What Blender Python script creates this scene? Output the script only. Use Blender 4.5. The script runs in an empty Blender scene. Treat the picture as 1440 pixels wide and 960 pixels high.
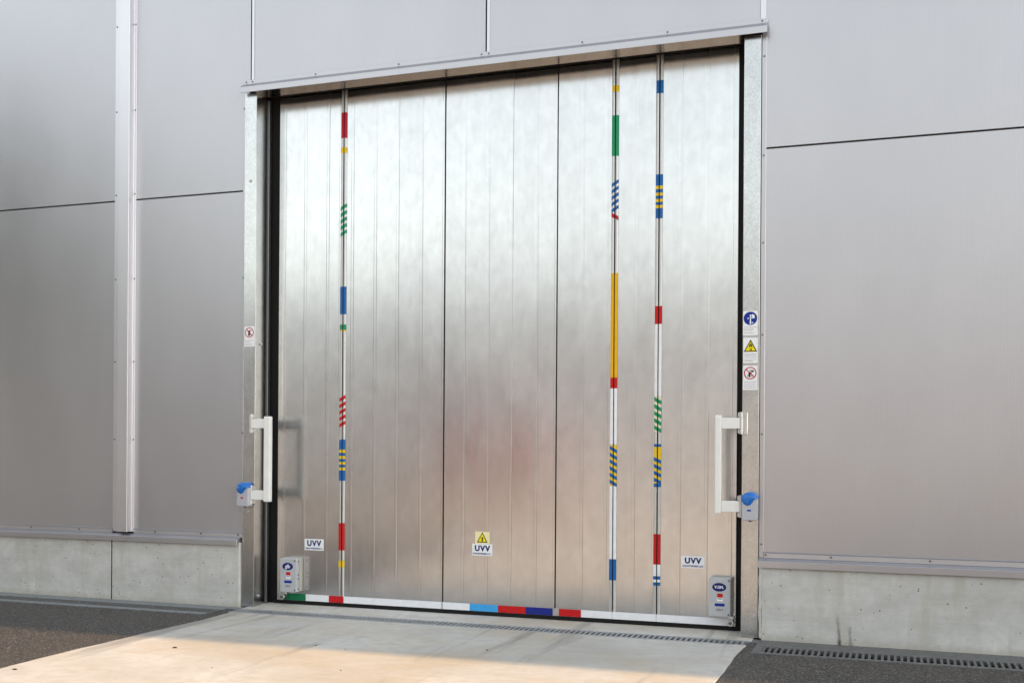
import bpy, bmesh, math, random
from mathutils import Matrix, Vector
random.seed(7)
scene = bpy.context.scene
COL = scene.collection
R = math.radians

# ------------------------------------------------------------------ camera
cam_d = bpy.data.cameras.new('camera'); cam = bpy.data.objects.new('camera', cam_d); COL.objects.link(cam)
cam_d.sensor_width = 36.0; cam_d.lens = 38.5; cam_d.shift_y = 0.1028; cam_d.clip_end = 2000; cam_d.clip_start = 0.05
cam.matrix_world = Matrix.Translation((0, -9.3, 1.6)) @ Matrix.Rotation(0.335326, 4, 'Z') @ Matrix.Rotation(R(90), 4, 'X') @ Matrix.Rotation(0.006665, 4, 'Z')
scene.camera = cam

# ------------------------------------------------------------------ sky, sun, exposure
TO_SUN = Vector((1.20, 0.09, 0.45)).normalized()
world = bpy.data.worlds.new('World'); scene.world = world; world.use_nodes = True
wn = world.node_tree.nodes; wl = world.node_tree.links
bg = wn.get('Background') or wn.new('ShaderNodeBackground')
sky = wn.new('ShaderNodeTexSky'); sky.sky_type = 'NISHITA'; sky.sun_disc = False
sky.sun_elevation = math.asin(TO_SUN.z); sky.sun_rotation = math.atan2(TO_SUN.x, TO_SUN.y)
sky.altitude = 200; sky.air_density = 1.7; sky.dust_density = 0.3; sky.ozone_density = 1.0
hsv = wn.new('ShaderNodeHueSaturation'); hsv.inputs['Saturation'].default_value = 0.30     # thin white overcast: a pale, milky sky
wl.new(sky.outputs[0], hsv.inputs['Color']); wl.new(hsv.outputs[0], bg.inputs['Color']); bg.inputs['Strength'].default_value = 0.15
sun_d = bpy.data.lights.new('sun', 'SUN'); sun_d.energy = 3.1; sun_d.angle = R(0.5); sun_d.color = (1.0, 0.66, 0.38)
sun = bpy.data.objects.new('sun', sun_d); COL.objects.link(sun)
sun.rotation_euler = TO_SUN.to_track_quat('Z', 'Y').to_euler()
vs = scene.view_settings; vs.view_transform = 'Standard'; vs.look = 'None'; vs.gamma = 1.0; vs.use_curve_mapping = False
vs.exposure = 1.46

# ------------------------------------------------------------------ materials
class NT:
    def __init__(s, name):
        s.m = bpy.data.materials.new(name); s.m.use_nodes = True; s.t = s.m.node_tree
        s.b = s.t.nodes['Principled BSDF']
    def n(s, typ, **kw):
        nd = s.t.nodes.new(typ)
        for k, v in kw.items():
            if k.startswith('i_'):
                key = k[2:]; key = int(key) if key.isdigit() else key.replace('_', ' ')
                nd.inputs[key].default_value = v
            else: setattr(nd, k, v)
        return nd
    def l(s, a, b): s.t.links.new(a, b)
    def coord(s, scale=(1, 1, 1), rot=(0, 0, 0)):
        tc = s.n('ShaderNodeNewGeometry'); mp = s.n('ShaderNodeMapping')
        mp.inputs['Scale'].default_value = scale; mp.inputs['Rotation'].default_value = rot
        s.l(tc.outputs['Position'], mp.inputs['Vector']); return mp.outputs[0]
    def noise(s, vec, scale, detail=4, rough=.55, dist=0):
        nd = s.n('ShaderNodeTexNoise'); nd.inputs['Scale'].default_value = scale; nd.inputs['Detail'].default_value = detail
        nd.inputs['Roughness'].default_value = rough; nd.inputs['Distortion'].default_value = dist
        s.l(vec, nd.inputs['Vector']); return nd.outputs['Fac']
    def vor(s, vec, scale, feature='F1', rnd=1.0, out='Distance'):
        nd = s.n('ShaderNodeTexVoronoi'); nd.feature = feature; nd.inputs['Scale'].default_value = scale
        nd.inputs['Randomness'].default_value = rnd; s.l(vec, nd.inputs['Vector']); return nd.outputs[out]
    def ramp(s, fac, stops, interp='LINEAR'):
        nd = s.n('ShaderNodeValToRGB'); cr = nd.color_ramp; cr.interpolation = interp
        while len(cr.elements) < len(stops): cr.elements.new(.5)
        for e, (p, c) in zip(cr.elements, stops):
            e.position = p; e.color = (c, c, c, 1) if not hasattr(c, '__len__') else (*c, 1)
        s.l(fac, nd.inputs[0]); return nd.outputs[0]
    def math(s, op, a, b=None, clamp=False):
        nd = s.n('ShaderNodeMath'); nd.operation = op; nd.use_clamp = clamp
        for i, v in enumerate((a, b)):
            if v is None: continue
            if isinstance(v, (int, float)): nd.inputs[i].default_value = v
            else: s.l(v, nd.inputs[i])
        return nd.outputs[0]
    def mix(s, fac, a, b, blend='MIX'):
        nd = s.n('ShaderNodeMix'); nd.data_type = 'RGBA'; nd.blend_type = blend
        for i, v in ((0, fac), (6, a), (7, b)):
            if isinstance(v, (int, float)): nd.inputs[i].default_value = v
            elif isinstance(v, tuple): nd.inputs[i].default_value = (*v, 1)
            else: s.l(v, nd.inputs[i])
        return nd.outputs[2]
    def bump(s, h, strength=.2, dist=.002, normal=None):
        nd = s.n('ShaderNodeBump'); nd.inputs['Strength'].default_value = strength; nd.inputs['Distance'].default_value = dist
        s.l(h, nd.inputs['Height'])
        if normal is not None: s.l(normal, nd.inputs['Normal'])
        return nd.outputs[0]
    def set(s, **kw):
        for k, v in kw.items():
            inp = s.b.inputs[{'color': 'Base Color', 'rough': 'Roughness', 'metal': 'Metallic', 'normal': 'Normal', 'spec': 'Specular IOR Level', 'coat': 'Coat Weight', 'aniso': 'Anisotropic', 'transm': 'Transmission Weight'}[k]]
            if isinstance(v, (int, float)): inp.default_value = v
            elif isinstance(v, tuple): inp.default_value = (*v, 1)
            else: s.l(v, inp)
        return s.m

def plain(name, col, rough=.5, metal=0., spec=.5, var=.06, nscale=30, bump=.0):
    t = NT(name); v = t.coord(); n = t.noise(v, nscale, 4)
    c = t.mix(t.ramp(n, [(.3, 0.), (.7, 1.)]), tuple(x * (1 - var) for x in col), tuple(min(1, x * (1 + var)) for x in col))
    t.set(color=c, rough=t.math('ADD', t.math('MULTIPLY', n, .12), rough - .06), metal=metal, spec=spec)
    if bump: t.set(normal=t.bump(n, bump, .001))
    return t.m

M = {}
def galvanised(name, base, rough, spangle, wav, streak):
    t = NT(name); v = t.coord()
    oi = t.n('ShaderNodeObjectInfo').outputs['Random']
    sp = t.vor(t.coord((1, 1, .6)), 110, out='Color') if spangle > .05 else t.n('ShaderNodeTexNoise', i_Scale=1.0, i_Detail=0.0)     # zinc spangle about 1 cm, or rolled mottling
    if spangle <= .05:
        t.l(t.coord((24, 24, 6)), sp.inputs['Vector']); sp = sp.outputs['Color']
    spv = t.n('ShaderNodeSeparateColor'); t.l(sp, spv.inputs[0])
    sm = t.noise(t.coord((3, 3, 1.1)), 1.6, 2, .5, .4)     # handling smudges
    st = t.noise(t.coord((26, 26, .5)), 1.0, 0)            # rolled streaks
    fine = t.noise(v, 420, 2)
    k = t.math('ADD', t.math('MULTIPLY', spv.outputs[0], spangle), t.math('MULTIPLY', st, streak))
    k = t.math('ADD', k, t.math('MULTIPLY', sm, .10))
    k = t.math('ADD', k, t.math('MULTIPLY', oi, .03))
    k = t.math('ADD', k, t.math('MULTIPLY', t.math('SUBTRACT', t.noise(t.coord((1, 1, .7)), 11, 2, .55, .3), .5), .22))   # zinc mottling
    k = t.math('ADD', k, .86 - .5 * (spangle + streak + .1))
    c = t.mix(1.0, base, t.ramp(k, [(0., 0.), (1., 1.)]), 'MULTIPLY')
    # cloudy oxide film
    sc = t.ramp(t.noise(t.coord((1.6, 1.6, .8)), 1.0, 3, .5, .5), [(.42, 0.), (.68, 1.)])
    r = t.math('ADD', t.math('MULTIPLY', sm, .08), t.math('MULTIPLY', spv.outputs[1], spangle * .2))
    r = t.math('ADD', r, rough - .06)
    r = t.math('ADD', r, t.math('MULTIPLY', sc, .035))
    b1 = t.bump(t.noise(t.coord((2.2, 2.2, .9)), 1.0, 2, .4), wav, .01)
    b2 = b1
    return t.set(color=c, rough=r, metal=1.0, normal=b2)
M['door'] = galvanised('galvanised_door_sheet', (.68, .68, .685), .212, .05, .02, .028)
M['jamb'] = galvanised('galvanised_frame_steel', (.59, .595, .595), .210, .14, .06, .02)
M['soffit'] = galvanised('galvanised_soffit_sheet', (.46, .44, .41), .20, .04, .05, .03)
M['zinc'] = galvanised('zinc_plated_fitting', (.66, .66, .65), .32, .04, .0, .05)

def panel(name, ribs, k=1.0):
    t = NT(name); v = t.coord()
    n = t.noise(t.coord((.5, .5, .25)), 1.5, 5, .6)
    c = t.mix(t.ramp(n, [(.35, 0.), (.7, 1.)]), tuple(k * q for q in (.455, .448, .472)), tuple(k * q for q in (.50, .493, .517)))
    t.set(color=c, metal=.80, spec=.5)
    oc = t.noise(t.coord((.8, .8, .5)), 1.0, 2, .4)
    b = t.bump(oc, .10, .01)
    if ribs:
        sx = t.n('ShaderNodeSeparateXYZ'); t.l(v, sx.inputs[0])
        w = t.math('SINE', t.math('MULTIPLY', sx.outputs[0], 2 * math.pi / .0245))
        w = t.ramp(t.math('ADD', t.math('MULTIPLY', w, .5), .5), [(.25, 0.), (.75, 1.)])
        b = t.bump(w, .18, .0012, b)
    b = t.bump(t.noise(v, 700, 2), .04, .0004, b)
    r = t.math('ADD', t.math('MULTIPLY', n, .10), .29)
    return t.set(normal=b, rough=r)
M['panel'] = panel('silver_grey_ribbed_panel_paint', True)
M['flash'] = panel('silver_grey_flashing_paint', False)
M['trim_glint'] = panel('pale_silver_trim_and_glint', False, 1.35)  # paler copy; on the panel edge strips its tone paints in a reflection

def concrete_wall():
    t = NT('cast_concrete'); v = t.coord()
    a = t.noise(t.coord((1, 1, 1.8)), 2.2, 8, .68, .3); b_ = t.noise(v, 14, 6, .6)
    st = t.noise(t.coord((2.2, 2.2, .35)), 3.0, 5, .6)
    bands = t.noise(t.coord((.25, .25, 34)), 1.0, 3)
    c = t.ramp(a, [(.28, (.39, .38, .355)), (.5, (.50, .492, .472)), (.70, (.60, .59, .57))])
    c = t.mix(t.math('MULTIPLY', t.ramp(b_, [(.45, 0.), (.68, 1.)]), .4), c, (.42, .41, .38))
    c = t.mix(t.math('MULTIPLY', t.ramp(st, [(.50, 0.), (.66, 1.)]), .65), c, (.42, .40, .35))
    c = t.mix(t.math('MULTIPLY', t.ramp(bands, [(.45, 0.), (.65, 1.)]), .14), c, (.60, .60, .59))
    vd = t.vor(v, 17); keep = t.ramp(t.noise(v, 6.5, 3), [(.44, 0.), (.52, 1.)])
    pore = t.math('MULTIPLY', t.ramp(vd, [(.08, 1.), (.14, 0.)]), keep)
    vd2 = t.vor(v, 60); pore2 = t.math('MULTIPLY', t.ramp(vd2, [(.08, 1.), (.16, 0.)]), t.ramp(t.noise(v, 9, 3), [(.55, 0.), (.62, 1.)]))
    pr = t.math('MAXIMUM', pore, pore2)
    c = t.mix(t.math('MULTIPLY', pr, .8), c, (.07, .065, .06))
    # damp, dirty foot of the wall and scuffs with a ragged outline
    xyz = t.n('ShaderNodeSeparateXYZ'); t.l(v, xyz.inputs[0])
    z = xyz.outputs[2]; x = xyz.outputs[0]
    ragged = t.noise(v, 22, 6, .7)
    foot = t.math('SUBTRACT', .07, t.math('ADD', z, t.math('MULTIPLY', t.math('SUBTRACT', ragged, .5), .14)))
    c = t.mix(t.math('MULTIPLY', t.ramp(foot, [(.0, 0.), (.05, 1.)]), .55), c, (.36, .335, .28))
    def streak(cx, w, top):
        d = t.math('ABSOLUTE', t.math('SUBTRACT', t.math('ADD', x, t.math('MULTIPLY', z, .10)), cx))
        d = t.math('ADD', d, t.math('MULTIPLY', t.math('SUBTRACT', t.noise(t.coord((30, 30, 6)), 1.0, 4), .5), .05))
        s1 = t.math('SUBTRACT', 1.0, t.math('DIVIDE', d, w), True)
        s2 = t.math('SUBTRACT', 1.0, t.math('DIVIDE', z, top), True)
        return t.math('MULTIPLY', s1, t.math('POWER', s2, .6))
    s = t.math('MAXIMUM', streak(-.40, .022, .26), streak(-.315, .026, .17))
    s = t.math('MULTIPLY', s, t.ramp(ragged, [(.3, .3), (.6, 1.)]))
    c = t.mix(t.math('MULTIPLY', s, 1.1, True), c, (.06, .055, .05))
    h = t.math('SUBTRACT', t.math('MULTIPLY', b_, .4), t.math('MULTIPLY', pr, 1.5))
    return t.set(color=c, rough=.78, spec=.3, normal=t.bump(h, .5, .002))
M['plinth'] = concrete_wall()

def concrete_slab(name, k, tan):
    t = NT(name); v = t.coord()
    a = t.noise(v, .55, 7, .62, .5); b_ = t.noise(v, 9, 6, .65); rust = t.noise(t.coord((1, 1.6, 1)), .8, 6, .62, .6)
    brush = t.noise(t.coord((1.2, 26, 1)), 1.0, 4)
    c = t.ramp(a, [(.32, (.44, .43, .40)), (.5, (.56, .555, .535)), (.68, (.65, .645, .63))])
    c = t.mix(t.math('MULTIPLY', t.ramp(rust, [(.44, 0.), (.66, 1.)]), .65), c, (.47, .40, .29))
    c = t.mix(t.math('MULTIPLY', t.ramp(b_, [(.46, 0.), (.66, 1.)]), .42), c, (.40, .39, .36))
    c = t.mix(t.math('MULTIPLY', t.ramp(brush, [(.45, 0.), (.65, 1.)]), .12), c, (.62, .61, .58))
    tyre = t.ramp(t.noise(t.coord((2.6, .25, 1), (0, 0, .35)), 1.0, 4, .6, .3), [(.56, 0.), (.66, 1.)])
    c = t.mix(t.math('MULTIPLY', tyre, .75), c, (.27, .26, .245))
    sp = t.math('MULTIPLY', t.ramp(t.vor(v, 26), [(.05, 1.), (.10, 0.)]), t.ramp(t.noise(v, 5, 3), [(.55, 0.), (.6, 1.)]))
    c = t.mix(t.math('MULTIPLY', sp, .6), c, (.12, .11, .10))
    c = t.mix(1.0, c, (k, k * (1 - tan * .5), k * (1 - tan)), 'MULTIPLY')
    h = t.math('ADD', t.math('MULTIPLY', t.noise(v, 160, 4), .6), t.math('MULTIPLY', b_, .6))
    return t.set(color=c, rough=.75, spec=.35, normal=t.bump(h, .35, .003))
M['slab'] = concrete_slab('driveway_concrete', 1.0, .05)
M['yard'] = concrete_slab('unseen_apron_concrete', .84, .20)  # tan tint of the added apron, tuned for its reflection in the door

def asphalt():
    t = NT('asphalt'); v = t.coord()
    vc = t.vor(v, 120, out='Color'); sp = t.n('ShaderNodeSeparateColor'); t.l(vc, sp.inputs[0])
    vd = t.vor(v, 120)
    big = t.noise(v, 1.3, 6, .62, .3)
    c = t.ramp(sp.outputs[0], [(0., (.022, .020, .019)), (.5, (.050, .045, .041)), (.85, (.095, .085, .076)), (1., (.32, .29, .26))])
    c = t.mix(t.math('MULTIPLY', t.ramp(big, [(.45, 0.), (.72, 1.)]), .35), c, (.088, .079, .070))
    sc = t.ramp(t.noise(t.coord((3, 14, 1)), 1.0, 6, .65, .4), [(.66, 0.), (.72, 1.)])
    c = t.mix(t.math('MULTIPLY', sc, .35), c, (.19, .18, .17))
    h = t.math('SUBTRACT', t.math('MULTIPLY', sp.outputs[1], .6), vd)
    return t.set(color=c, rough=.6, spec=.3, normal=t.bump(h, .55, .004))
M['asphalt'] = asphalt()
def iron():
    t = NT('drain_iron'); v = t.coord(); n = t.noise(v, 40, 5)
    c = t.ramp(n, [(.3, (.10, .10, .10)), (.7, (.20, .20, .195))])
    return t.set(color=c, metal=.35, rough=.55, normal=t.bump(n, .3, .001))
M['iron'] = iron()
M['drain_galv'] = plain('drain_galvanised', (.22, .235, .245), .45, .3, .5, .2, 25)
M['slot_steel'] = plain('slot_drain_steel', (.34, .35, .36), .4, .4, .5, .12, 25)
M['dirt'] = plain('drain_dirt', (.03, .028, .026), .95, 0, .1, .3, 60)
M['rubber'] = plain('black_rubber', (.010, .010, .010), .75, 0, .2)
M['alu'] = plain('aluminium_profile', (.54, .54, .54), .46, 1.0, .5, .05, 60)
M['white_powder'] = plain('white_powder_coat', (.74, .74, .73), .35, 0, .5, .03, 12)
M['white_tape'] = plain('white_tape', (.76, .77, .80), .35, 0, .5, .04, 18)
M['sticker'] = plain('white_sticker', (.78, .79, .82), .4, 0, .5, .02, 40)
M['pale_yellow'] = plain('pale_yellow_sticker', (.80, .74, .40), .4)
M['navy'] = plain('navy_print', (.012, .02, .13), .5, 0, .2)
M['sign_blue'] = plain('sign_blue', (.008, .03, .26), .5, 0, .2)
M['print_black'] = plain('black_print', (.012, .012, .012), .5, 0, .2)
M['print_grey'] = plain('grey_print', (.28, .28, .30), .5)
M['sign_yellow'] = plain('sign_yellow', (.80, .66, .01), .5, 0, .2)
M['sign_red'] = plain('sign_red', (.42, .005, .02), .5, 0, .2)
M['red'] = plain('red_tape', (.50, .010, .012), .5, 0, .22, var=.08)
M['crimson'] = plain('crimson_tape', (.46, .008, .03), .5, 0, .22, var=.08)
M['yellow'] = plain('yellow_tape', (.74, .50, .015), .5, 0, .22, var=.05)
M['orange'] = plain('golden_tape', (.72, .40, .01), .5, 0, .22, var=.06)
M['green'] = plain('green_tape', (.012, .26, .12), .5, 0, .22, var=.06)
M['deep_green'] = plain('deep_green_tape', (.008, .16, .065), .5, 0, .22, var=.06)
M['blue'] = plain('blue_tape', (.012, .115, .36), .5, 0, .22, var=.06)
M['dark_blue'] = plain('dark_blue_tape', (.012, .022, .21), .5, 0, .22, var=.06)
M['sky_blue'] = plain('sky_blue_tape', (.05, .34, .72), .5, 0, .22, var=.05)
M['cream'] = plain('cream_tape', (.70, .66, .48), .4, var=.05)
M['box_grey'] = plain('grey_enamelled_box', (.46, .47, .49), .35, .1, .5, .05, 20)
M['box_beige'] = plain('beige_box_back', (.44, .42, .38), .4, .1, .5, .05, 20)
M['blue_plastic'] = plain('blue_plastic', (.010, .14, .50), .22, 0, .5, .04)
M['grey_plastic'] = plain('grey_plastic', (.42, .43, .47), .35, 0, .5, .03)
M['dark_steel'] = plain('dark_screw_steel', (.16, .16, .17), .4, .9)
M['interior'] = plain('dark_interior', (.02, .02, .02), .9, 0, .1)
M['roof'] = plain('roof_sheet', (.25, .25, .26), .5)
M['sealant'] = plain('pale_mortar', (.62, .60, .56), .8, 0, .2, .12, 40, .4)
M['stone'] = plain('dark_grit', (.05, .04, .035), .8, 0, .2, .3, 200)
M['far_wall'] = plain('far_grey_cladding', (.62, .62, .63), .5, 0, .5, .05, 1)
M['glass'] = plain('dark_window_glass', (.02, .025, .03), .08, 0, .6)
M['van_red'] = plain('red_van_paint', (.55, .20, .20), .35)
M['leaf'] = plain('tree_foliage', (.040, .060, .020), .6, 0, .3, .35, .8)
M['bark'] = plain('tree_bark', (.11, .085, .06), .9, 0, .2, .25, 6)

# ------------------------------------------------------------------ helpers
class MB:
    def __init__(s): s.v = []; s.f = []
    def add(s, vs, fs):
        o = len(s.v); s.v += [tuple(v) for v in vs]; s.f += [tuple(i + o for i in f) for f in fs]; return s
    def box(s, x0, x1, y0, y1, z0, z1):
        return s.add([(x0, y0, z0), (x1, y0, z0), (x1, y1, z0), (x0, y1, z0), (x0, y0, z1), (x1, y0, z1), (x1, y1, z1), (x0, y1, z1)],
                     [(0, 3, 2, 1), (4, 5, 6, 7), (0, 1, 5, 4), (1, 2, 6, 5), (2, 3, 7, 6), (3, 0, 4, 7)])
    def prism(s, pts, axis, a, b, caps=True, closed=True):
        # pts: 2-D outline in the two other axes (order x,y,z); swept from a to b along axis
        def P(p, c): return {'x': (c, p[0], p[1]), 'y': (p[0], c, p[1]), 'z': (p[0], p[1], c)}[axis]
        n = len(pts); vs = [P(p, a) for p in pts] + [P(p, b) for p in pts]
        fs = [(i, (i + 1) % n, n + (i + 1) % n, n + i) for i in range(n if closed else n - 1)]
        if caps: fs += [tuple(range(n))[::-1], tuple(range(n, 2 * n))]
        return s.add(vs, fs)
    def cyl(s, c, r, axis, a, b, n=16):
        return s.prism([(c[0] + r * math.cos(2 * math.pi * i / n), c[1] + r * math.sin(2 * math.pi * i / n)) for i in range(n)], axis, a, b)
    def poly(s, pts): return s.add(pts, [tuple(range(len(pts)))])
    def mesh(s, name, mat, bevel=0, seg=1, smooth=False):
        bm = bmesh.new(); vv = [bm.verts.new(v) for v in s.v]
        for f in s.f:
            try: bm.faces.new([vv[i] for i in f])
            except ValueError: pass
        bmesh.ops.recalc_face_normals(bm, faces=bm.faces)
        if bevel:
            bmesh.ops.bevel(bm, geom=[e for e in bm.edges if e.is_manifold and e.calc_face_angle(0) > .3], offset=bevel, segments=seg, profile=.5, affect='EDGES', clamp_overlap=True)
        me = bpy.data.meshes.new(name); bm.to_mesh(me); bm.free()
        if smooth: me.polygons.foreach_set('use_smooth', [True] * len(me.polygons))
        me.materials.append(M[mat] if isinstance(mat, str) else mat); return me
    def build(s, name, mat, parent=None, bevel=0, seg=1, smooth=False, **kw):
        return link(name, s.mesh(name, mat, bevel, seg, smooth), parent, **kw)
def link(name, me, parent=None, loc=None, rot=None, label=None):
    o = bpy.data.objects.new(name, me); COL.objects.link(o); o.parent = parent
    if loc: o.location = loc
    if rot: o.rotation_euler = rot
    if label: o['label'] = label
    return o
def tag(o, label, cat=None, group=None):
    o['label'] = label
    if cat: o['category'] = cat
    if group: o['group'] = group
    return o
def thing(name, label, cat, loc=(0, 0, 0), group=None):
    o = bpy.data.objects.new(name, None); COL.objects.link(o); o.location = loc; o.empty_display_size = .1
    return tag(o, label, cat, group)
def struct(o): o['kind'] = 'structure'; return o
def B(x0, x1, y0, y1, z0, z1): return MB().box(x0, x1, y0, y1, z0, z1)
def text_mesh(txt, size, mat, bold=0.0, sx=1.0, sp=1.0):
    cu = bpy.data.curves.new('lettering', 'FONT'); cu.body = txt; cu.size = size; cu.offset = bold; cu.align_x = 'CENTER'; cu.align_y = 'CENTER'
    cu.extrude = .0002; cu.space_character = sp; cu.resolution_u = 3
    o = bpy.data.objects.new('lettering', cu); COL.objects.link(o)
    bpy.context.view_layer.update()
    me = bpy.data.meshes.new_from_object(o.evaluated_get(bpy.context.evaluated_depsgraph_get()))
    bpy.data.objects.remove(o)
    me.transform(Matrix.Rotation(R(90), 4, 'X') @ Matrix.Diagonal((sx, 1, 1, 1)))
    me.materials.clear(); me.materials.append(M[mat]); return me
def screw_mesh(r=.0065, h=.006, mat='dark_steel'):
    m = MB(); m.cyl((0, 0), r * 1.35, 'y', -.0015, .002, 12); m.cyl((0, 0), r, 'y', -h, -.001, 6); return m.mesh('screw', mat)
SCREW = screw_mesh(); BOLT = screw_mesh(.014, .014, 'zinc')
def screws(parent, pts, me=None, name='screw'):
    for p in pts: link(name, me or SCREW, parent, p)

# ------------------------------------------------------------------ the setting: ground, slab, threshold
XB = [-300, -16, -6.14, -6.0, -1.12, -1.045, 6, 300]
def sheet(name, xs, ys, skip, z, mat):
    m = MB()
    idx = {}
    for i, x in enumerate(xs):
        for j, y in enumerate(ys):
            idx[i, j] = len(m.v); m.v.append((x, y, z))
    for i in range(len(xs) - 1):
        for j in range(len(ys) - 1):
            if (i, j) in skip: continue
            m.f.append((idx[i, j], idx[i + 1, j], idx[i + 1, j + 1], idx[i, j + 1]))
    return m.build(name, mat)
LX0, LX1, LY0, LY1 = -16.0, -6.14, -.50, -.10        # left drain
RX0, RX1, RY0, RY1 = -1.045, 6.0, -.60, -.14         # right drain
CX0, CX1, CY0, CY1 = -6.0, -1.12, -.30, -.09         # slot drain across the driveway
xs = [-400, LX0, LX1, CX0, CX1, RX0, RX1, 400]; ys = sorted([-400, RY0, LY0, CY0, RY1, LY1, CY1, 60])
def holes(xs, ys, rects):
    s = set()
    for i in range(len(xs) - 1):
        for j in range(len(ys) - 1):
            cx, cy = (xs[i] + xs[i + 1]) / 2, (ys[j] + ys[j + 1]) / 2
            if any(a < cx < b and c < cy < d for a, b, c, d in rects): s.add((i, j))
    return s
RECTS = [(LX0, LX1, LY0, LY1), (RX0, RX1, RY0, RY1), (CX0, CX1, CY0, CY1)]
struct(sheet('asphalt_ground', xs, ys, holes(xs, ys, RECTS), 0.0, 'asphalt'))
# concrete driveway: hand-cut edges, with the slot drain left open
def wavy(x, n, y0, y1, amp):
    out = []; ph = random.random() * 9
    for i in range(n + 1):
        t = i / n; y = y0 + (y1 - y0) * t
        out.append((x + amp * (math.sin(ph + y * 1.7) * .6 + math.sin(ph * 2 + y * 5.3) * .25 + random.uniform(-.2, .2)), y))
    return out
m = MB(); NSEG = 90
lft = wavy(-5.97, NSEG, -12, CY0, .03); rgt = wavy(-1.13, NSEG, -12, CY0, .022)
for (a, b), (c, d) in zip(zip(lft, lft[1:]), zip(rgt, rgt[1:])):
    m.poly([(a[0], a[1], .006), (c[0], c[1], .006), (d[0], d[1], .006), (b[0], b[1], .006)])
    m.poly([(a[0], a[1], .006), (b[0], b[1], .006), (b[0], b[1], -.05), (a[0], a[1], -.05)])
    m.poly([(c[0], c[1], .006), (d[0], d[1], .006), (d[0], d[1], -.05), (c[0], c[1], -.05)])
struct(m.build('driveway', 'slab'))
m = MB(); m.poly([(-13.5, -60, .004), (40, -60, .004), (40, -7.5, .004), (-13.5, -7.5, .004)])
struct(m.build('unseen_yard_apron', 'yard'))  # unseen apron, added so door and wall reflect warm bright ground
m = MB(); m.prism([(CY1, -.1), (CY1, .008), (.03, .012), (.26, .022), (.9, .022), (.9, -.1)], 'x', -6.0, -1.10)
struct(m.build('door_threshold', 'slab', bevel=.004))

# ------------------------------------------------------------------ warehouse
def H(x): return 11.6 - .10 * abs(x + 14)
wh = thing('warehouse', 'silver grey panel clad industrial hall on a concrete plinth around the metal door', 'building', (-3.5, 0.05, 0))
def wpart(name, mb, mat, **kw):
    o = mb.build(name, mat, wh, **kw); o.matrix_parent_inverse = Matrix.Translation((3.5, -0.05, 0)); return o
def slab_xz(pts, y0=.05, y1=.15): return MB().prism(pts, 'y', y0, y1)
HJ = 4.11; g = .006
def panel_rect(x0, x1, z0, z1): wpart('wall_panel', slab_xz([(x0, z0), (x1, z0), (x1, z1), (x0, z1)]), 'panel', bevel=.0025)
def panel_top(x0, x1, z0): wpart('wall_panel', slab_xz([(x0, z0), (x1, z0), (x1, H(x1)), (x0, H(x0))]), 'panel', bevel=.0025)
for x0, x1 in [(-30, -24.9), (-24.9, -19.1), (-19.1, -14), (-14, -7.5), (-7.5, -6.055)]:
    panel_rect(x0 + g, x1 - g, .70, HJ - g)
for x0, x1 in [(-30, -24.9), (-24.9, -19.1), (-19.1, -14), (-14, -7.5), (-7.5, -6.012)]:
    panel_top(x0 + g, x1 - g, HJ + g)
panel_top(-6.0, -3.541, 5.10); panel_top(-3.525, -1.075, 5.10)
for x0, x1 in [(-1.062, 4.6), (4.6, 10.4), (10.4, 16.2), (16.2, 22), (22, 27.8), (27.8, 34)]:
    panel_rect(x0 + (g if x0 > 0 else 0), x1 - g, .70, HJ - g); panel_top(x0 + (g if x0 > 0 else 0), x1 - g, HJ + g)
for x0, x1 in [(-5.998, -5.972), (-3.523, -3.497), (-1.074, -1.028)]:
    wpart('edge_glint_strip', slab_xz([(x0, 5.185), (x1, 5.185), (x1, H(x1) - .02), (x0, H(x0) - .02)], .042, .0495), 'trim_glint')  # pale strip: bright reflection on the panel edge, put into the colour
# shell behind the cladding
sh = [(-30, .02), (34, .02), (34, H(34) - .1), (-14, H(-14) - .1), (-30, H(-30) - .1)]
wpart('rear_shell', MB().prism(sh, 'y', .95, 30), 'interior')
for x0, x1 in [(-30, -6.07), (-1.06, 34)]:
    pts = [(x0, .0), (x1, .0), (x1, H(x1) - .1)] + ([(-14, H(-14) - .1)] if x0 < -14 < x1 else []) + [(x0, H(x0) - .1)]
    wpart('inner_wall', MB().prism(pts, 'y', .32, .949), 'interior')
wpart('inner_lintel', MB().prism([(-6.068, 5.22), (-1.062, 5.22), (-1.062, H(-1.06) - .1), (-6.068, H(-6.07) - .1)], 'y', .16, .949), 'interior')
wpart('roof', MB().prism([(-30.2, H(-30.2)), (-14, H(-14)), (34.2, H(34.2)), (34.2, H(34.2) + .12), (-14, H(-14) + .12), (-30.2, H(-30.2) + .12)], 'y', 0.0, 30.2), 'roof')
# concrete plinth
wpart('plinth_block', B(-30, -7.614, 0, .3, -.3, .64), 'plinth', bevel=.006)
wpart('plinth_block', B(-7.602, -6.075, 0, .3, -.3, .64), 'plinth', bevel=.010)
wpart('plinth_block', B(-1.035, 34, 0, .3, -.3, .64), 'plinth', bevel=.008)
wpart('plinth_joint', B(-7.618, -7.598, .012, .28, -.2, .63), 'dirt')
m = MB(); ee = [(-1.06 + random.uniform(-.004, .004), -1.03 + random.uniform(-.006, .005), .02 + i * .06) for i in range(11)]
for (a, b, z), (c, d, z2) in zip(ee, ee[1:]):
    m.poly([(a, .034, z), (b, -.002, z), (d, -.002, z2), (c, .034, z2)])
wpart('mortar_fillet', m, 'sealant')
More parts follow.
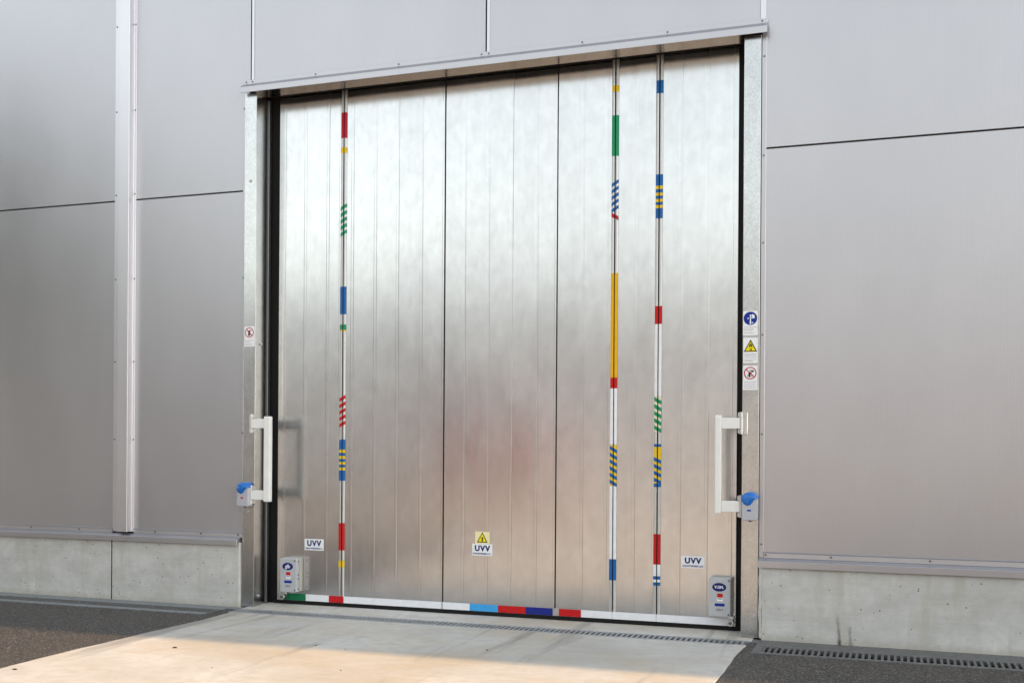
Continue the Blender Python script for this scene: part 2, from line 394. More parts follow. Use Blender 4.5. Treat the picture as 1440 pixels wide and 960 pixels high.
# sill flashing and panel edge trims
def sill(x0, x1):
    p = [(.06, .64), (-.02, .64), (-.02, .618), (-.035, .612), (-.035, .668), (.045, .688), (.06, .688)]
    return wpart('sill_flashing', MB().prism(p, 'x', x0, x1), 'flash', bevel=.002)
sL1 = sill(-30, -6.088); sR1 = sill(-1.068, 34)
def trim_h(x0, x1, spts):
    t_ = wpart('edge_trim', MB().prism([(.052, .683), (.040, .689), (.042, .728), (.032, .734), (.052, .740)], 'x', x0, x1), 'flash')
    for x in spts:
        s_ = link('screw', SCREW, t_, (x, .040, .712));
trim_h(-30, -7.632, [-9.3, -8.68, -8.05]); trim_h(-7.362, -6.07, [-7.1, -6.55, -6.12]); trim_h(-1.02, 34, [-1.005, -.48, .28, 1.05])
t_ = wpart('edge_trim', B(-1.060, -1.022, .043, .0498, .689, 5.045), 'flash', bevel=.002)
screws(t_, [(-1.042, .043, z) for z in (.80, 1.72, 2.55, 3.32, 4.05, 4.88)])
t_ = wpart('edge_trim', B(-6.092, -6.067, .043, .0498, .741, 5.045), 'flash', bevel=.002)
screws(t_, [(-6.080, .043, z) for z in (1.72, 3.25, 4.92)])
# box-shaped cover over the panel joint
p = [(-7.63, .0505), (-7.63, .046), (-7.522, .046), (-7.522, -.03), (-7.395, -.03), (-7.395, .046), (-7.365, .046), (-7.365, .0505)]
t_ = wpart('joint_cover', MB().prism(p, 'z', .705, H(-7.5) - .05), 'trim_glint', bevel=.003)
screws(t_, [(x, .046, z) for x in (-7.612, -7.378) for z in (1.65, 2.45, 3.3, 4.17, 5.03, 5.91)])

# ------------------------------------------------------------------ door frame
df = thing('door_frame', 'galvanised steel frame with grey header flashing around the tall metal door', 'door frame')
jl = B(-6.065, -5.93, .03, .24, .012, 5.058).build('jamb', 'jamb', df, bevel=.003, seg=2, label='left galvanised jamb with pull handle bolted on')
jr = B(-1.205, -1.065, .03, .24, .014, 5.058).build('jamb', 'jamb', df, bevel=.003, seg=2, label='right galvanised jamb carrying three safety signs')
screws(jl, [(-6.0, .03, .945), (-6.0, .03, 4.2)], BOLT, 'bolt')
for z in (.11, 2.6): link('bolt', BOLT, jl, (-5.93, .12, z), (0, 0, R(90)))
screws(jr, [(-1.1, .03, .2)], BOLT, 'bolt')
B(-5.99, -5.918, .241, .285, .02, 5.045).build('guide_rail', 'dark_steel', df, bevel=.003)
B(-6.0, -5.836, .318, .36, .02, 5.2).build('side_seal', 'rubber', df)
B(-1.275, -1.1, .30, .36, .02, 5.2).build('side_seal', 'rubber', df)
B(-5.93, -1.205, .16, .27, 5.075, 5.215).build('dark_gap_box', 'rubber', df)  # black box fills the cavity behind the soffit, its shade put into colour
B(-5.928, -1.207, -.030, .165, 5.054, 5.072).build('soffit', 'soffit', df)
p = [(.047, 5.192), (.028, 5.192), (.028, 5.152), (-.04, 5.106), (-.04, 5.05), (-.034, 5.05), (-.034, 5.10), (.047, 5.135)]
hf = MB().prism(p, 'x', -6.085, -1.012).build('header_flashing', 'flash', df, bevel=.0015)
screws(hf, [(x, .028, 5.172) for x in (-6.05, -5.98, -5.28, -4.4, -3.57, -3.50, -2.62, -1.86, -1.06)])

# ------------------------------------------------------------------ folding door
DY = .30
fd = thing('folding_door', 'tall galvanised metal folding door with coloured tape bands on its joints', 'door', (-3.55, .30, .05))
INV = Matrix.Translation((3.55, -.30, -.05))
def dpart(name, mb, mat, parent=None, **kw):
    o = mb.build(name, mat, parent or fd, **kw)
    if parent is None: o.matrix_parent_inverse = INV
    return o
LEAVES = [[-5.83, -5.757, -5.519, -5.268, -5.138], [-5.078, -4.999, -4.75, -4.513, -4.262, -4.037],
          [-4.027, -3.821, -3.581, -3.349, -3.103, -2.923], [-2.913, -2.662, -2.439, -2.409],
          [-2.349, -2.182, -2.007], [-1.947, -1.770, -1.531, -1.321, -1.283]]
for L in LEAVES:
    leaf = dpart('door_leaf', B(L[0] + .002, L[-1] - .002, DY + .012, DY + .05, .05, 5.21), 'zinc')
    for i, (a, b) in enumerate(zip(L, L[1:])):
        last = i == len(L) - 2
        if b - a < .05: prof = [(a + .0005, DY + .012), (a + .0005, DY + .0006), (a + .003, DY), (b - .002, DY), (b - .0005, DY + .0006), (b - .0005, DY + .012)]
        elif last: prof = [(a + .0005, DY + .012), (a + .0005, DY + .0006), (a + .003, DY), (b - .022, DY), (b - .019, DY - .0008), (b - .002, DY - .0008), (b, DY + .012)]
        else: prof = [(a + .0005, DY + .012), (a + .0005, DY + .0006), (a + .003, DY), (b - .030, DY), (b - .026, DY - .0006), (b - .007, DY - .0006), (b - .0024, DY), (b - .0005, DY + .0006), (b - .0005, DY + .012)]
        cx = (a + b) / 2
        mb = MB().prism([(x - cx, y - DY) for x, y in prof], 'z', 0, 5.15)
        s_ = link('slat', mb.mesh('slat', 'door'), leaf, (cx, DY, .058), (R(random.gauss(0, .02)), 0, R(max(-.09, min(.09, random.gauss(0, .05))))))
dpart('bottom_seal', B(-5.86, -1.24, DY - .012, DY + .05, .024, .058), 'rubber')
for x in (-4.032, -2.918): dpart('joint_seal', B(x - .012, x + .012, DY + .004, DY + .03, .05, 5.2), 'rubber')
# joint profiles with their tape bands
PF = DY - .012
def profile(x, tapes, label):
    m = MB()
    for sgn in (-1, 1):
        q = [(x + sgn * .006, PF + .016), (x + sgn * .006, PF + .0025), (x + sgn * .010, PF), (x + sgn * .022, PF), (x + sgn * .030, PF + .006), (x + sgn * .031, PF + .016)]
        m.prism(q, 'z', .07, 5.2)
    o = dpart('joint_profile', m, 'alu', label=label)
    B(x - .03, x + .03, PF + .0165, PF + .03, .07, 5.2).build('groove_seal', 'rubber', o)
    for kind, z1, z0, mat, slant in tapes:
        def band(za, zb, mat, off=0, sl=0.0, nm='tape_band', w=.0315):
            y = PF - .0012 - off
            cs = [(-w, y + .012), (-w, y + .005), (-.022, y), (-.009, y), (-.0045, y + .004), (.0045, y + .004), (.009, y), (.022, y), (w, y + .005), (w, y + .012)]
            mm = MB(); n = len(cs)
            mm.add([(x + c[0], c[1], za + sl * c[0]) for c in cs] + [(x + c[0], c[1], zb + sl * c[0]) for c in cs], [(i, i + 1, n + i + 1, n + i) for i in range(n - 1) if i != 4])
            mm.build(nm, mat, o)
        if kind == 'b': band(z0, z1, mat)
        else:
            base, stripe, n = mat
            if base: band(z0, z1, base)
            h = (z1 - z0) / n
            for i in range(n):
                za = z0 + i * h + h * .1; band(za, za + h * .55, stripe, .0008, slant, 'tape_stripe')
profile(-5.108, [('b', 4.863, 4.612, 'crimson', 0), ('b', 4.521, 4.466, 'yellow', 0), ('h', 3.974, 3.657, (None, 'green', 5), .55),
    ('b', 3.158, 2.887, 'blue', 0), ('b', 2.787, 2.735, 'green', 0), ('b', 2.733, 2.720, 'yellow', 0), ('h', 2.102, 1.787, (None, 'red', 5), .5),
    ('b', 1.661, 1.562, 'blue', 0), ('b', 1.562, 1.531, 'yellow', 0), ('b', 1.531, 1.501, 'blue', 0), ('b', 1.501, 1.471, 'yellow', 0), ('b', 1.471, 1.443, 'blue', 0),
    ('b', 1.443, 1.416, 'yellow', 0), ('b', 1.416, 1.388, 'blue', 0), ('b', 1.388, 1.360, 'yellow', 0), ('b', 1.360, 1.258, 'blue', 0),
    ('b', .843, .576, 'red', 0), ('b', .476, .410, 'yellow', 0)], 'left joint profile with red, yellow, green and blue tape')
profile(-2.379, [('b', 4.85, 4.793, 'yellow', 0), ('b', 4.581, 4.217, 'green', 0), ('h', 4.006, 3.719, (None, 'blue', 5), .6), ('h', 3.715, 3.649, (None, 'crimson', 1), -.5),
    ('b', 3.165, 2.228, 'orange', 0), ('b', 2.228, 2.131, 'red', 0), ('b', 2.131, 1.63, 'white_tape', 0), ('h', 1.62, 1.259, ('yellow', 'blue', 6), -.55),
    ('b', 1.255, .599, 'white_tape', 0), ('b', .599, .410, 'blue', 0)], 'joint profile with a long golden tape band')
profile(-1.977, [('b', 4.854, 4.740, 'blue', 0), ('b', 4.021, 3.92, 'blue', 0), ('b', 3.92, 3.89, 'yellow', 0), ('b', 3.89, 3.859, 'blue', 0), ('b', 3.859, 3.832, 'yellow', 0),
    ('b', 3.832, 3.804, 'blue', 0), ('b', 3.804, 3.777, 'yellow', 0), ('b', 3.777, 3.75, 'blue', 0), ('b', 3.75, 3.722, 'yellow', 0), ('b', 3.722, 3.632, 'blue', 0),
    ('b', 2.856, 2.696, 'red', 0), ('b', 2.696, 2.058, 'white_tape', 0), ('h', 2.056, 1.744, ('cream', 'green', 5), -.55),
    ('b', 1.634, 1.609, 'blue', 0), ('b', 1.609, 1.527, 'yellow', 0), ('h', 1.527, 1.285, ('yellow', 'blue', 4), -.45), ('b', 1.285, 1.253, 'blue', 0),
    ('b', .837, .567, 'red', 0), ('b', .567, .380, 'white_tape', 0), ('h', .484, .375, (None, 'blue', 2), 0)], 'right joint profile with striped blue and yellow tape')
# reflective strip along the bottom
bs = dpart('bottom_strip', B(-5.80, -1.285, DY - .006, DY - .0035, .060, .128), 'alu')
SEG = [(-5.764, -5.498, 'deep_green'), (-5.498, -5.240, 'white_tape'), (-5.240, -5.078, 'red'), (-5.078, -4.040, 'white_tape'), (-4.026, -3.751, 'white_tape'),
       (-3.751, -3.468, 'sky_blue'), (-3.468, -3.196, 'red'), (-3.196, -2.939, 'dark_blue'), (-2.878, -2.669, 'red'), (-2.669, -2.380, 'white_tape'),
       (-2.378, -1.978, 'white_tape'), (-1.976, -1.30, 'white_tape')]
for a, b, mt in SEG: B(a + .001, b - .001, DY - .0152, DY - .0065, .062, .126).build('tape_band', mt, bs, bevel=.001)

# ------------------------------------------------------------------ stickers and lettering on the door
def uvv(x0, x1, z0, z1, sub, label):
    t = thing('inspection_sticker', label, 'sticker', ((x0 + x1) / 2, DY - .005, z0), 'inspection stickers on the door')
    w = x1 - x0; h = z1 - z0
    B(-w / 2, w / 2, 0, .004, 0, h).build('sticker_sheet', 'sticker', t)
    link('lettering', text_mesh('UVV', h * .66, 'navy', .0034, 1.0, 1.18), t, (0, -.0012, h * .60))
    me = text_mesh(sub, h * .19, 'navy', .0006, 1.0)
    bw = max(v.co.x for v in me.vertices) - min(v.co.x for v in me.vertices)
    me.transform(Matrix.Diagonal((w * .9 / bw, 1, 1, 1))); link('lettering', me, t, (0, -.0012, h * .16))
uvv(-5.518, -5.307, .564, .676, 'KIEUVVERSERIN-V', 'white sticker reading UVV above the left lock box')
uvv(-3.732, -3.532, .581, .690, 'RWKEEVERSEB 4 E 1', 'white sticker reading UVV below the yellow warning triangle')
uvv(-1.758, -1.556, .549, .652, 'KUNTITERSEEN LEZ', 'white sticker reading UVV at the right, above the right lock box')

def tri(cx, cz, w, h): return [(cx - w / 2, cz), (cx + w / 2, cz), (cx, cz + h)]
def flat(pts, y, th=.0006): return MB().prism(pts, 'y', y - th, y)
def circ(cx, cz, r, n=36, sz=1.0): return [(cx + r * math.cos(2 * math.pi * i / n), cz + sz * r * math.sin(2 * math.pi * i / n)) for i in range(n)]
def ring(cx, cz, r0, r1, y, th=.0006, n=40, sz=1.0):
    a = circ(cx, cz, r0, n, sz); b = circ(cx, cz, r1, n, sz); m = MB()
    for i in range(n):
        j = (i + 1) % n; m.prism([a[i], a[j], b[j], b[i]], 'y', y - th, y)
    return m
def bar(p, q, w, y, th=.0006):
    d = Vector((q[0] - p[0], q[1] - p[1])); nn = Vector((-d.y, d.x)).normalized() * w / 2
    return flat([(p[0] + nn.x, p[1] + nn.y), (p[0] - nn.x, p[1] - nn.y), (q[0] - nn.x, q[1] - nn.y), (q[0] + nn.x, q[1] + nn.y)], y, th)
def warn_triangle(t, cx, z0, w, symbol):
    flat(tri(cx, z0, w, w * .92), -.0010).build('triangle_border', 'print_black', t)
    flat(tri(cx, z0 + w * .075, w * .76, w * .70), -.0018).build('triangle_field', 'sign_yellow', t)
    symbol.build('pictogram', 'print_black', t)
t = thing('warning_sticker', 'pale yellow sticker with black warning triangle in the middle of the door', 'sticker', (-3.632, DY - .005, .692))
B(-.072, .072, 0, .004, 0, .112).build('sticker_sheet', 'pale_yellow', t)
sy = flat([(-.006, .022), (.006, .022), (.007, .052), (.013, .050), (.001, .066), (-.012, .050), (-.005, .052)], -.0024)
warn_triangle(t, 0, .012, .106, sy)

# ------------------------------------------------------------------ safety signs on the jambs
def sign(x0, x1, z0, z1, label):
    t = thing('safety_sign', label, 'sign', ((x0 + x1) / 2, .0285, z0), 'safety signs on the jambs')
    w = x1 - x0; h = z1 - z0
    MB().box(-w / 2, w / 2, -.001, .0013, 0, h).build('sign_plate', 'sticker', t)
    return t, w, h
def small_print(t, w, zs, y=-.0012):
    rnd = random.Random(int(w * 9000) + len(zs))
    for z, wd in zs:
        x = -w * .42; m = MB(); end = x + w * wd
        while x < end:
            l = rnd.uniform(.004, .013); m.box(x, min(end, x + l), y - .0004, y, z - .0022, z + .0022); x += l + .0025
        m.build('print_line', 'print_grey', t)
def prohibit(t, w, h, fig):
    r = w * .43; cz = h - r - .012
    flat(circ(0, cz, r, sz=1.0), -.0014).build('sign_disc', 'sticker', t)
    for f in fig(cz, r): f.build('pictogram', 'print_black', t)
    ring(0, cz, r * .84, r, -.0022).build('prohibition_ring', 'sign_red', t)
    a = .707 * r * .9; bar((-a, cz + a), (a, cz - a), r * .15, -.0030).build('prohibition_bar', 'sign_red', t)
def fig_left(cz, r):
    P = lambda L: [(x * r, cz + z * r) for x, z in L]
    return [flat(P([(-.35, -.65), (.12, -.66), (.10, -.2), (.22, .12), (-.02, .30), (-.34, .18), (-.22, -.1)]), -.0018), flat(P([(-.42, .10), (.55, .42), (.5, .54), (-.3, .36)]), -.0019),
            flat(P([(.0, .05), (.52, -.52), (.42, -.62), (-.1, -.1)]), -.0020)]
def fig_right(cz, r):
    P = lambda L: [(x * r, cz + z * r) for x, z in L]
    return [flat(P([(-.30, -.62), (.02, -.68), (.0, -.25), (.18, .02), (-.05, .22), (-.32, .0), (-.25, -.25), (-.52, -.42), (-.44, -.52), (-.22, -.38)]), -.0018),
            flat(P([(-.12, .52), (.52, .46), (.62, .25), (.10, .0), (-.02, .12), (.36, .30), (-.05, .36)]), -.0019), ring(.24 * r, cz - .42 * r, .10 * r, .17 * r, -.0017, n=14)]
t, w, h = sign(-6.053, -5.938, 2.569, 2.768, 'small prohibition sign with red ring on the left jamb'); prohibit(t, w, h, fig_left)
small_print(t, w, [(.060, .84), (.046, .5), (.030, .8), (.016, .7)])
t, w, h = sign(-1.200, -1.079, 2.090, 2.295, 'red ringed prohibition sign, lowest of three on the right jamb'); prohibit(t, w, h, fig_right)
small_print(t, w, [(.068, .84), (.050, .8), (.034, .84), (.018, .84)])
t, w, h = sign(-1.198, -1.079, 2.316, 2.528, 'yellow triangle warning sign, middle of three on the right jamb')
z0 = h - .118
hand = MB(); P = lambda L: [(x * .1, z0 + z * .1) for x, z in L]
for L in ([(-.14, .34), (-.06, .34), (-.05, .66), (-.12, .60)], [(-.03, .44), (.05, .44), (.04, .74), (-.03, .70)], [(.07, .34), (.15, .34), (.13, .60), (.06, .66)], [(-.13, .20), (.10, .10), (.12, .22), (.02, .26)]):
    hand.prism(P(L), 'y', -.0026, -.0020)
warn_triangle(t, 0, z0, .112, hand)
small_print(t, w, [(.074, .82), (.062, .82), (.046, .84), (.028, .84), (.016, .6)])
t, w, h = sign(-1.202, -1.080, 2.549, 2.752, 'blue mandatory sign, topmost of three on the right jamb')
r = w * .46; cz = h - r - .006
flat(circ(0, cz, r), -.0014).build('sign_disc', 'sign_blue', t)
P = lambda L: [(x * r, cz + z * r) for x, z in L]
mm = MB()
for L in ([(-.10, -.88), (.12, -.88), (.10, -.3), (.06, .0), (.06, .55), (-.08, .55), (-.06, 0)], [(.06, .40), (.30, .62), (.58, .50), (.66, .02), (.06, -.04), (.12, .12), (.36, .18)],
          [(-.48, .0), (-.32, .10), (-.16, .02), (-.32, -.10)], [(.12, -.66), (.34, -.54), (.46, -.66), (.30, -.74)]):
    mm.prism(P(L), 'y', -.0026, -.0020)
mm.build('pictogram', 'sticker', t)
small_print(t, w, [(.068, .84), (.052, .66), (.040, .6), (.020, .7)])

# ------------------------------------------------------------------ lock boxes
def lock_box(x0, x1, label, logo, side):
    t = thing('lock_box', label, 'lock box', ((x0 + x1) / 2, DY, .155), 'lock boxes at the foot of the door')
    w = x1 - x0; h = .33; d = .125
    B(-w / 2 + .004, w / 2 + .006, -.065, -.004, .004, h + .004).build('back_box', 'box_beige', t, bevel=.006, seg=2)
    lid = B(-w / 2, w / 2, -d, -.067, 0, h).build('lid', 'box_grey', t, bevel=.007, seg=3)
    for z in (.03, .13, .17, h - .03): link('screw', SCREW, lid, (w / 2, -.085, z), (0, 0, R(90)))
    for z in (.02, h - .02): link('screw', SCREW, lid, (w / 2 - .016, -d, z))
    y = -d - .0004
    flat(circ(-.005, h * .765, .060, 40, .62), y).build('logo', 'navy', lid)
    link('lettering', text_mesh(logo, .19 / (len(logo) + .8), 'sticker', .0012, .95), lid, (-.005, y - .0011, h * .765))
    B(-.022, .026, y - .0010, y, h * .50, h * .60).build('label_patch', 'red', lid)
    B(-.022, .026, y - .0010, y, h * .40, h * .495).build('label_patch', 'sticker', lid)
    B(-.016, .020, y - .0016, y - .0010, h * .455, h * .475).build('label_patch', 'print_black', lid)
    B(-.042, .042, y - .0010, y, h * .27, h * .345).build('label_patch', 'sign_blue', lid)
    link('lettering', text_mesh('2.IG-1', .024, 'print_black', .0005), lid, (0, y - .0005, h * .18))
    # roller bolt below the box
    bx = side * (w / 2 - .005) ; m = MB()
    m.cyl((bx, -.055), .026, 'y', -.085, -.02, 18); bolt = None
    rb = MB(); rb.cyl((bx, -.055), .030, 'y', -.10, -.05, 20); rb.build('roller', 'zinc', t, bevel=.003)
    MB().cyl((bx, -.055), .014, 'y', -.112, -.10, 12).build('roller_pin', 'dark_steel', t)
    B(bx - .022, bx + .022, -.05, -.004, -.075, .0).build('roller_bracket', 'zinc', t, bevel=.004)
    return t
lock_box(-5.723, -5.541, 'grey lock box with blue oval logo at the left foot of the door', 'glb', -1)
lock_box(-1.495, -1.311, 'grey lock box with blue oval logo at the right foot of the door', 'V.GN.', 1)

# ------------------------------------------------------------------ pull handles
def pull_handle(xh, xb0, xb1, label, sgn):
    t = thing('pull_handle', label, 'handle', (xh, .03, 1.05), 'pull handles on the jambs')
    x0, x1 = xb0 - xh, xb1 - xh
    B(x0, x1, -.075, -.02, 0, .83).build('grip_bar', 'white_powder', t, bevel=.010, seg=3)
    for z in (.715, .018):
        a, b = (sgn * .004, x0 - .001) if sgn > 0 else (x1 + .001, sgn * .004)
        B(a, b, -.062, -.030, z, z + .092).build('arm', 'white_powder', t, bevel=.003, seg=2)
        hb = MB(); hx = -sgn * .012
        hb.box(min(hx, hx - sgn * .042), max(hx, hx - sgn * .042), -.006, 0, z - .05, z + .14)
        hinge = hb.build('hinge_plate', 'zinc', t, bevel=.003)
        for zz in (z - .03, z + .12): link('bolt', BOLT, hinge, (hx - sgn * .022, -.006, zz))
        k = MB()
        k.cyl((-sgn * .006, -.045), .016, 'z', z - .045, z - .002, 14); k.cyl((-sgn * .006, -.045), .016, 'z', z + .094, z + .14, 14)
        k.cyl((-sgn * .006, -.045), .019, 'z', z, z + .092, 14)
        k.build('hinge_knuckle', 'alu', t)
        B(-.022, .022, -.045, -.007, z - .04, z - .005).build('hinge_lug', 'zinc', t, bevel=.002)
        B(-.022, .022, -.045, -.007, z + .097, z + .135).build('hinge_lug', 'zinc', t, bevel=.002)
    return t
pull_handle(-5.935, -5.785, -5.715, 'white pull handle hinged to the left jamb', 1)
pull_handle(-1.212, -1.420, -1.366, 'white pull handle hinged to the right jamb', -1)

# ------------------------------------------------------------------ blue-capped sensors
def sensor(x, label, w=.132, yaw=0):
    t = thing('alarm_unit', label, 'alarm unit', (x, .028, 1.0), 'blue capped units on the jambs'); t.rotation_euler = (0, 0, yaw)
    h = .235; r = w / 2
    out = [(-r * .86, 0), (r * .86, 0), (r * .98, .02), (r, .12), (r, h - .055)] + [(r * math.cos(a), h - .055 + .045 * math.sin(a)) for a in (R(20 * i) for i in range(1, 9))] + [(-r, h - .055), (-r, .12), (-r * .98, .02)]
    MB().prism(out, 'y', -.085, -.004).build('housing', 'grey_plastic', t, bevel=.016, seg=4)
    cap = [(-r - .003, .165), (-r * .78, .136), (-r * .3, .120), (r * .12, .128), (r * .42, .152), (r * .62, .174), (r + .003, .184), (r + .003, h - .05)]
    cap += [((r + .003) * math.cos(a), h - .05 + .052 * math.sin(a)) for a in (R(15 * i) for i in range(1, 12))] + [(-r - .003, h - .05)]
    cm = MB(); cx0, cz0 = -r * .12, .178; n = len(cap); rings = [(1.0, -.002), (1.0, -.070), (.97, -.082), (.88, -.092), (.62, -.100), (.3, -.104)]
    cm.add([(cx0 + (x_ - cx0) * k_, y_, cz0 + (z_ - cz0) * k_) for k_, y_ in rings for x_, z_ in cap] + [(cx0, -.105, cz0)],
           [(i * n + j, i * n + (j + 1) % n, (i + 1) * n + (j + 1) % n, (i + 1) * n + j) for i in range(len(rings) - 1) for j in range(n)] + [((len(rings) - 1) * n + j, (len(rings) - 1) * n + (j + 1) % n, len(rings) * n) for j in range(n)])
    cm.build('cap', 'blue_plastic', t, smooth=True)
    B(-.020, .012, -.0862, -.0855, .078, .092).build('badge', 'sign_blue' if yaw == 0 else 'sign_red', t)
    MB().cyl((0, -.045), .012, 'z', -.010, .004, 12).build('cable_gland', 'rubber', t)
    return t
sensor(-1.128, 'grey unit with round blue cap on the right jamb below the handle')
sensor(-6.0, 'grey unit with blue cap on the left jamb beside the handle', .145, R(-8))

# ------------------------------------------------------------------ drains
def drain(name, label, x0, x1, y0, y1, pitch, slot_y0, slot_y1, bw, mat, visible, bmat=None):
    t = thing(name, label, 'drain', ((visible[0] + visible[1]) / 2, (y0 + y1) / 2, 0))
    inv = Matrix.Translation(-t.location)
    def dp(nm, mb, mt, **kw):
        o = mb.build(nm, mt, t, **kw); o.matrix_parent_inverse = inv; return o
    m = MB(); e = .002
    m.poly([(x0, y0, -.16), (x1, y0, -.16), (x1, y1, -.16), (x0, y1, -.16)])
    m.poly([(x0, y0, -.16), (x1, y0, -.16), (x1, y0, .0), (x0, y0, .0)]); m.poly([(x0, y1, -.16), (x1, y1, -.16), (x1, y1, .0), (x0, y1, .0)])
    m.poly([(x0, y0, -.16), (x0, y1, -.16), (x0, y1, .0), (x0, y0, .0)]); m.poly([(x1, y0, -.16), (x1, y1, -.16), (x1, y1, .0), (x1, y0, .0)])
    dp('channel', m, 'dirt')
    dp('frame_rail', B(x0, x1, y0, slot_y0, -.03, .010), mat, bevel=.002)
    dp('frame_rail', B(x0, x1, slot_y1, y1, -.03, .010), mat, bevel=.002)
    # bars across the channel
    L = slot_y1 - slot_y0
    me = B(-bw / 2, bw / 2, -L / 2 - .001, L / 2 + .001, -.028, .0).mesh('bar', bmat or mat, .002)
    x = max(x0, visible[0]) + bw / 2; n = 0
    while x < min(x1, visible[1]):
        o = link('bar', me, t, (x - t.location.x, (slot_y0 + slot_y1) / 2 - t.location.y, .0075 + random.uniform(-.0008, .0008))); x += pitch; n += 1
    return t
d1 = drain('channel_drain', 'galvanised channel drain along the left concrete plinth', LX0, LX1, LY0, LY1, .045, -.42, -.20, .016, 'drain_galv', (-11.2, LX1), 'iron')
d2 = drain('slot_drain', 'narrow slotted drain across the concrete driveway before the door', CX0, CX1, CY0, CY1, .046, -.280, -.110, .017, 'slot_steel', (CX0, CX1))
d3 = drain('channel_drain', 'dark iron channel drain with wide slots along the right plinth', RX0, RX1, RY0, RY1, .047, -.555, -.31, .020, 'iron', (RX0 + .07, 2.6))
o = B(RX0, RX0 + .068, -.555, -.31, -.03, .009).build('end_plate', 'iron', d3, bevel=.002); o.matrix_parent_inverse = Matrix.Translation(-d3.location)
# concrete kerb strips between drains and plinth
struct(B(LX0, -6.02, LY1, .01, -.1, .006).build('wall_foot_strip', 'drain_galv'))
struct(B(-1.10, RX1, RY1, .01, -.1, .007).build('wall_foot_strip', 'iron'))

# ------------------------------------------------------------------ bits on the ground
GL = ['largest dark crumb of grit, in the sunlit left part of the driveway', 'small dark crumb in the shaded driveway, left one of a pair', 'small dark crumb in the shaded driveway, right one of a pair',
      'dark crumb on the shaded driveway before the middle of the door', 'dark crumb at the near left edge of the driveway by the asphalt', 'tiny crumb on the sunlit driveway, right of the other sunlit ones', 'tiniest crumb on the sunlit driveway near the bottom of the picture']
for i, (x, y, s) in enumerate([(-5.32, -2.05, .026), (-4.35, -1.55, .012), (-4.05, -1.62, .010), (-3.0, -1.25, .014), (-5.85, -3.15, .022), (-3.7, -2.35, .010), (-4.6, -2.6, .009)]):
    n = 9; rim = [(s * random.uniform(.6, 1.1) * math.cos(2 * math.pi * k / n), .6 * s * random.uniform(.6, 1.1) * math.sin(2 * math.pi * k / n)) for k in range(n)]
    m = MB(); m.add([(a, b, 0) for a, b in rim] + [(a * .6, b * .6, s * random.uniform(.25, .4)) for a, b in rim], [(k, (k + 1) % n, n + (k + 1) % n, n + k) for k in range(n)] + [tuple(range(n, 2 * n))])
    tag(m.build('grit', 'stone', loc=(x, y, .0062)), GL[i], 'grit', 'crumbs of grit on the driveway')

# ------------------------------------------------------------------ behind the camera: hall and van blurred in the metal, and added trees
oh = thing('opposite_hall', 'long grey hall across the yard, blurred in the door', 'building', (-30, -48, 0))
B(-45, 55, -14, 0, 0, 10.2).build('wall', 'far_wall', oh); B(-45.4, 55.4, -14.4, .4, 10.2, 10.6).build('roof', 'roof', oh)
for k in range(14):
    x = -42 + k * 7; B(x, x + 3.4, .002, .06, 5.6, 7.0).build('window', 'glass', oh)
    if k % 3 == 1: B(x - .4, x + 3.8, .002, .08, 0, 4.4).build('gate', 'flash', oh)
vn = thing('parked_van', 'red van parked across the yard, a red blur in the door', 'van', (-14.2, -30, 0))
p = [(-2.5, .35), (2.2, .35), (2.55, .55), (2.5, 1.25), (1.75, 1.45), (1.2, 2.35), (.9, 2.5), (-2.4, 2.5), (-2.55, 2.3)]
MB().prism(p, 'y', -.95, .95).build('body', 'van_red', vn, bevel=.08, seg=2)
for x in (-1.6, 1.55):
    for y in (-.98, .78):
        wv = MB().cyl((x, .36), .36, 'y', y, y + .2, 20).build('wheel', 'rubber', vn); MB().cyl((x, .36), .2, 'y', y - .01, y + .21, 14).build('rim', 'alu', wv)
for s in (-.97, .95): MB().prism([(.35, 1.5), (1.6, 1.45), (1.15, 2.2), (.35, 2.2)], 'y', s, s + .02).build('window', 'glass', vn)
B(2.44, 2.58, -.85, -.55, .85, 1.1).build('headlight', 'sticker', vn); B(2.44, 2.58, .55, .85, .85, 1.1).build('headlight', 'sticker', vn)

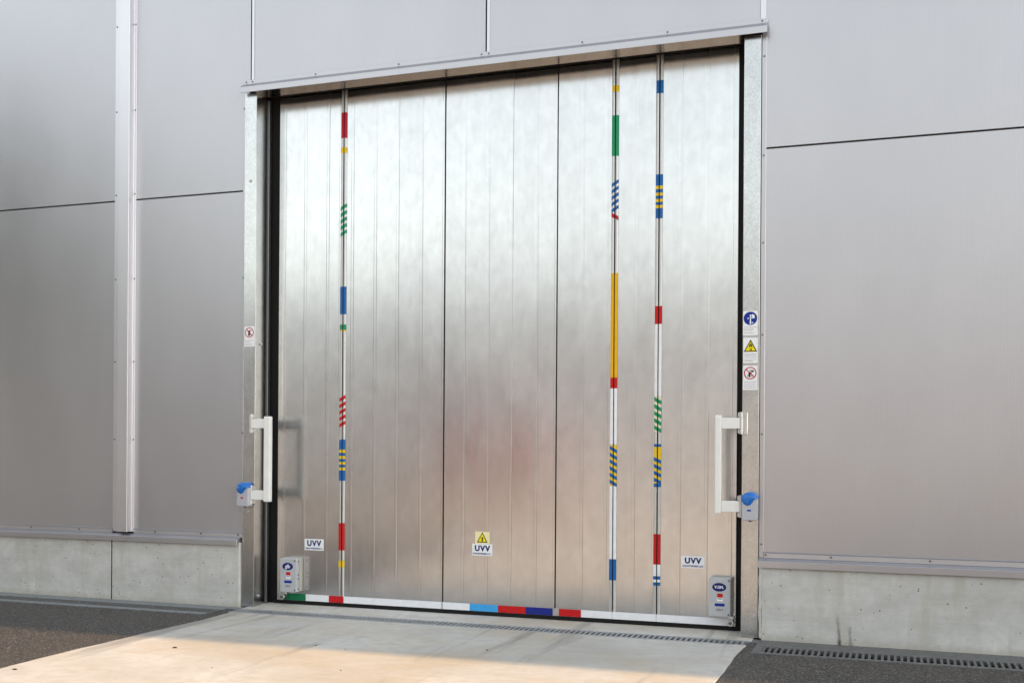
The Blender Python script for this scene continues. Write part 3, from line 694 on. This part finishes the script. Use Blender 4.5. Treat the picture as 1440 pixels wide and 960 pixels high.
def crown_mesh(seed):
    rnd = random.Random(seed); m = MB(); cl = []
    for _ in range(60):
        while True:
            q = Vector((rnd.uniform(-1, 1), rnd.uniform(-1, 1), rnd.uniform(-1, 1)))
            if q.length < 1: break
        cl.append((Vector((q.x * 2.9, q.y * 2.9, 7.2 + q.z * 4.0)), rnd.uniform(.7, 1.25)))
    for c, r in cl:
        for _ in range(150):
            d = Vector((rnd.gauss(0, 1), rnd.gauss(0, 1), rnd.gauss(0, 1))).normalized() * r * rnd.uniform(.5, 1.05); pnt = c + d
            a = Vector((rnd.gauss(0, 1), rnd.gauss(0, 1), rnd.gauss(0, 1))).normalized() * .22; b = a.cross(Vector((rnd.gauss(0, 1), rnd.gauss(0, 1), rnd.gauss(0, 1)))).normalized() * .14
            m.poly([pnt - a, pnt + b, pnt + a, pnt - b])
    return m.mesh('crown', 'leaf')
def trunk_mesh(seed):
    rnd = random.Random(seed); m = MB()
    def limb(p, q, r0, r1, n=7):
        d = (q - p).normalized(); u = d.orthogonal().normalized(); w = d.cross(u)
        vs = [p + (u * math.cos(6.283 * i / n) + w * math.sin(6.283 * i / n)) * r0 for i in range(n)] + [q + (u * math.cos(6.283 * i / n) + w * math.sin(6.283 * i / n)) * r1 for i in range(n)]
        m.add(vs, [(i, (i + 1) % n, n + (i + 1) % n, n + i) for i in range(n)])
    limb(Vector((0, 0, -.1)), Vector((.1, 0, 4)), .26, .18); limb(Vector((.1, 0, 4)), Vector((0, .1, 9.5)), .18, .05)
    for k in range(6):
        a = k * 1.05 + rnd.random(); z = 3.4 + k * .6; limb(Vector((.08, 0, z)), Vector((2 * math.cos(a), 2 * math.sin(a), z + 1.8)), .09, .02)
    return m.mesh('trunk', 'bark')
CR = [crown_mesh(1), crown_mesh(2)]; TR = trunk_mesh(3)
for i, (x, y, s) in enumerate([(-21.5, -15, .9), (-20, -9.5, .85), (-28.5, -18, .95), (-36, -24, 1.1), (-35.5, -29, 1.0), (-41, -31, 1.15), (-47, -37, 1.2), (-24, -12, .9), (-39, -22, 1.1), (-27, -6, 1.0), (-33, -10, 1.1)]):  # trees out of view, added to darken what the left wall reflects
    t = thing('added_tree', 'unseen leafy tree added to darken the reflection in the left wall', 'tree', (x, y, 0), 'unseen trees added for the wall reflection'); t.scale = (s, s, s); t.rotation_euler = (0, 0, i * 1.7)
    link('trunk', TR, t); link('crown', CR[i % 2], t)
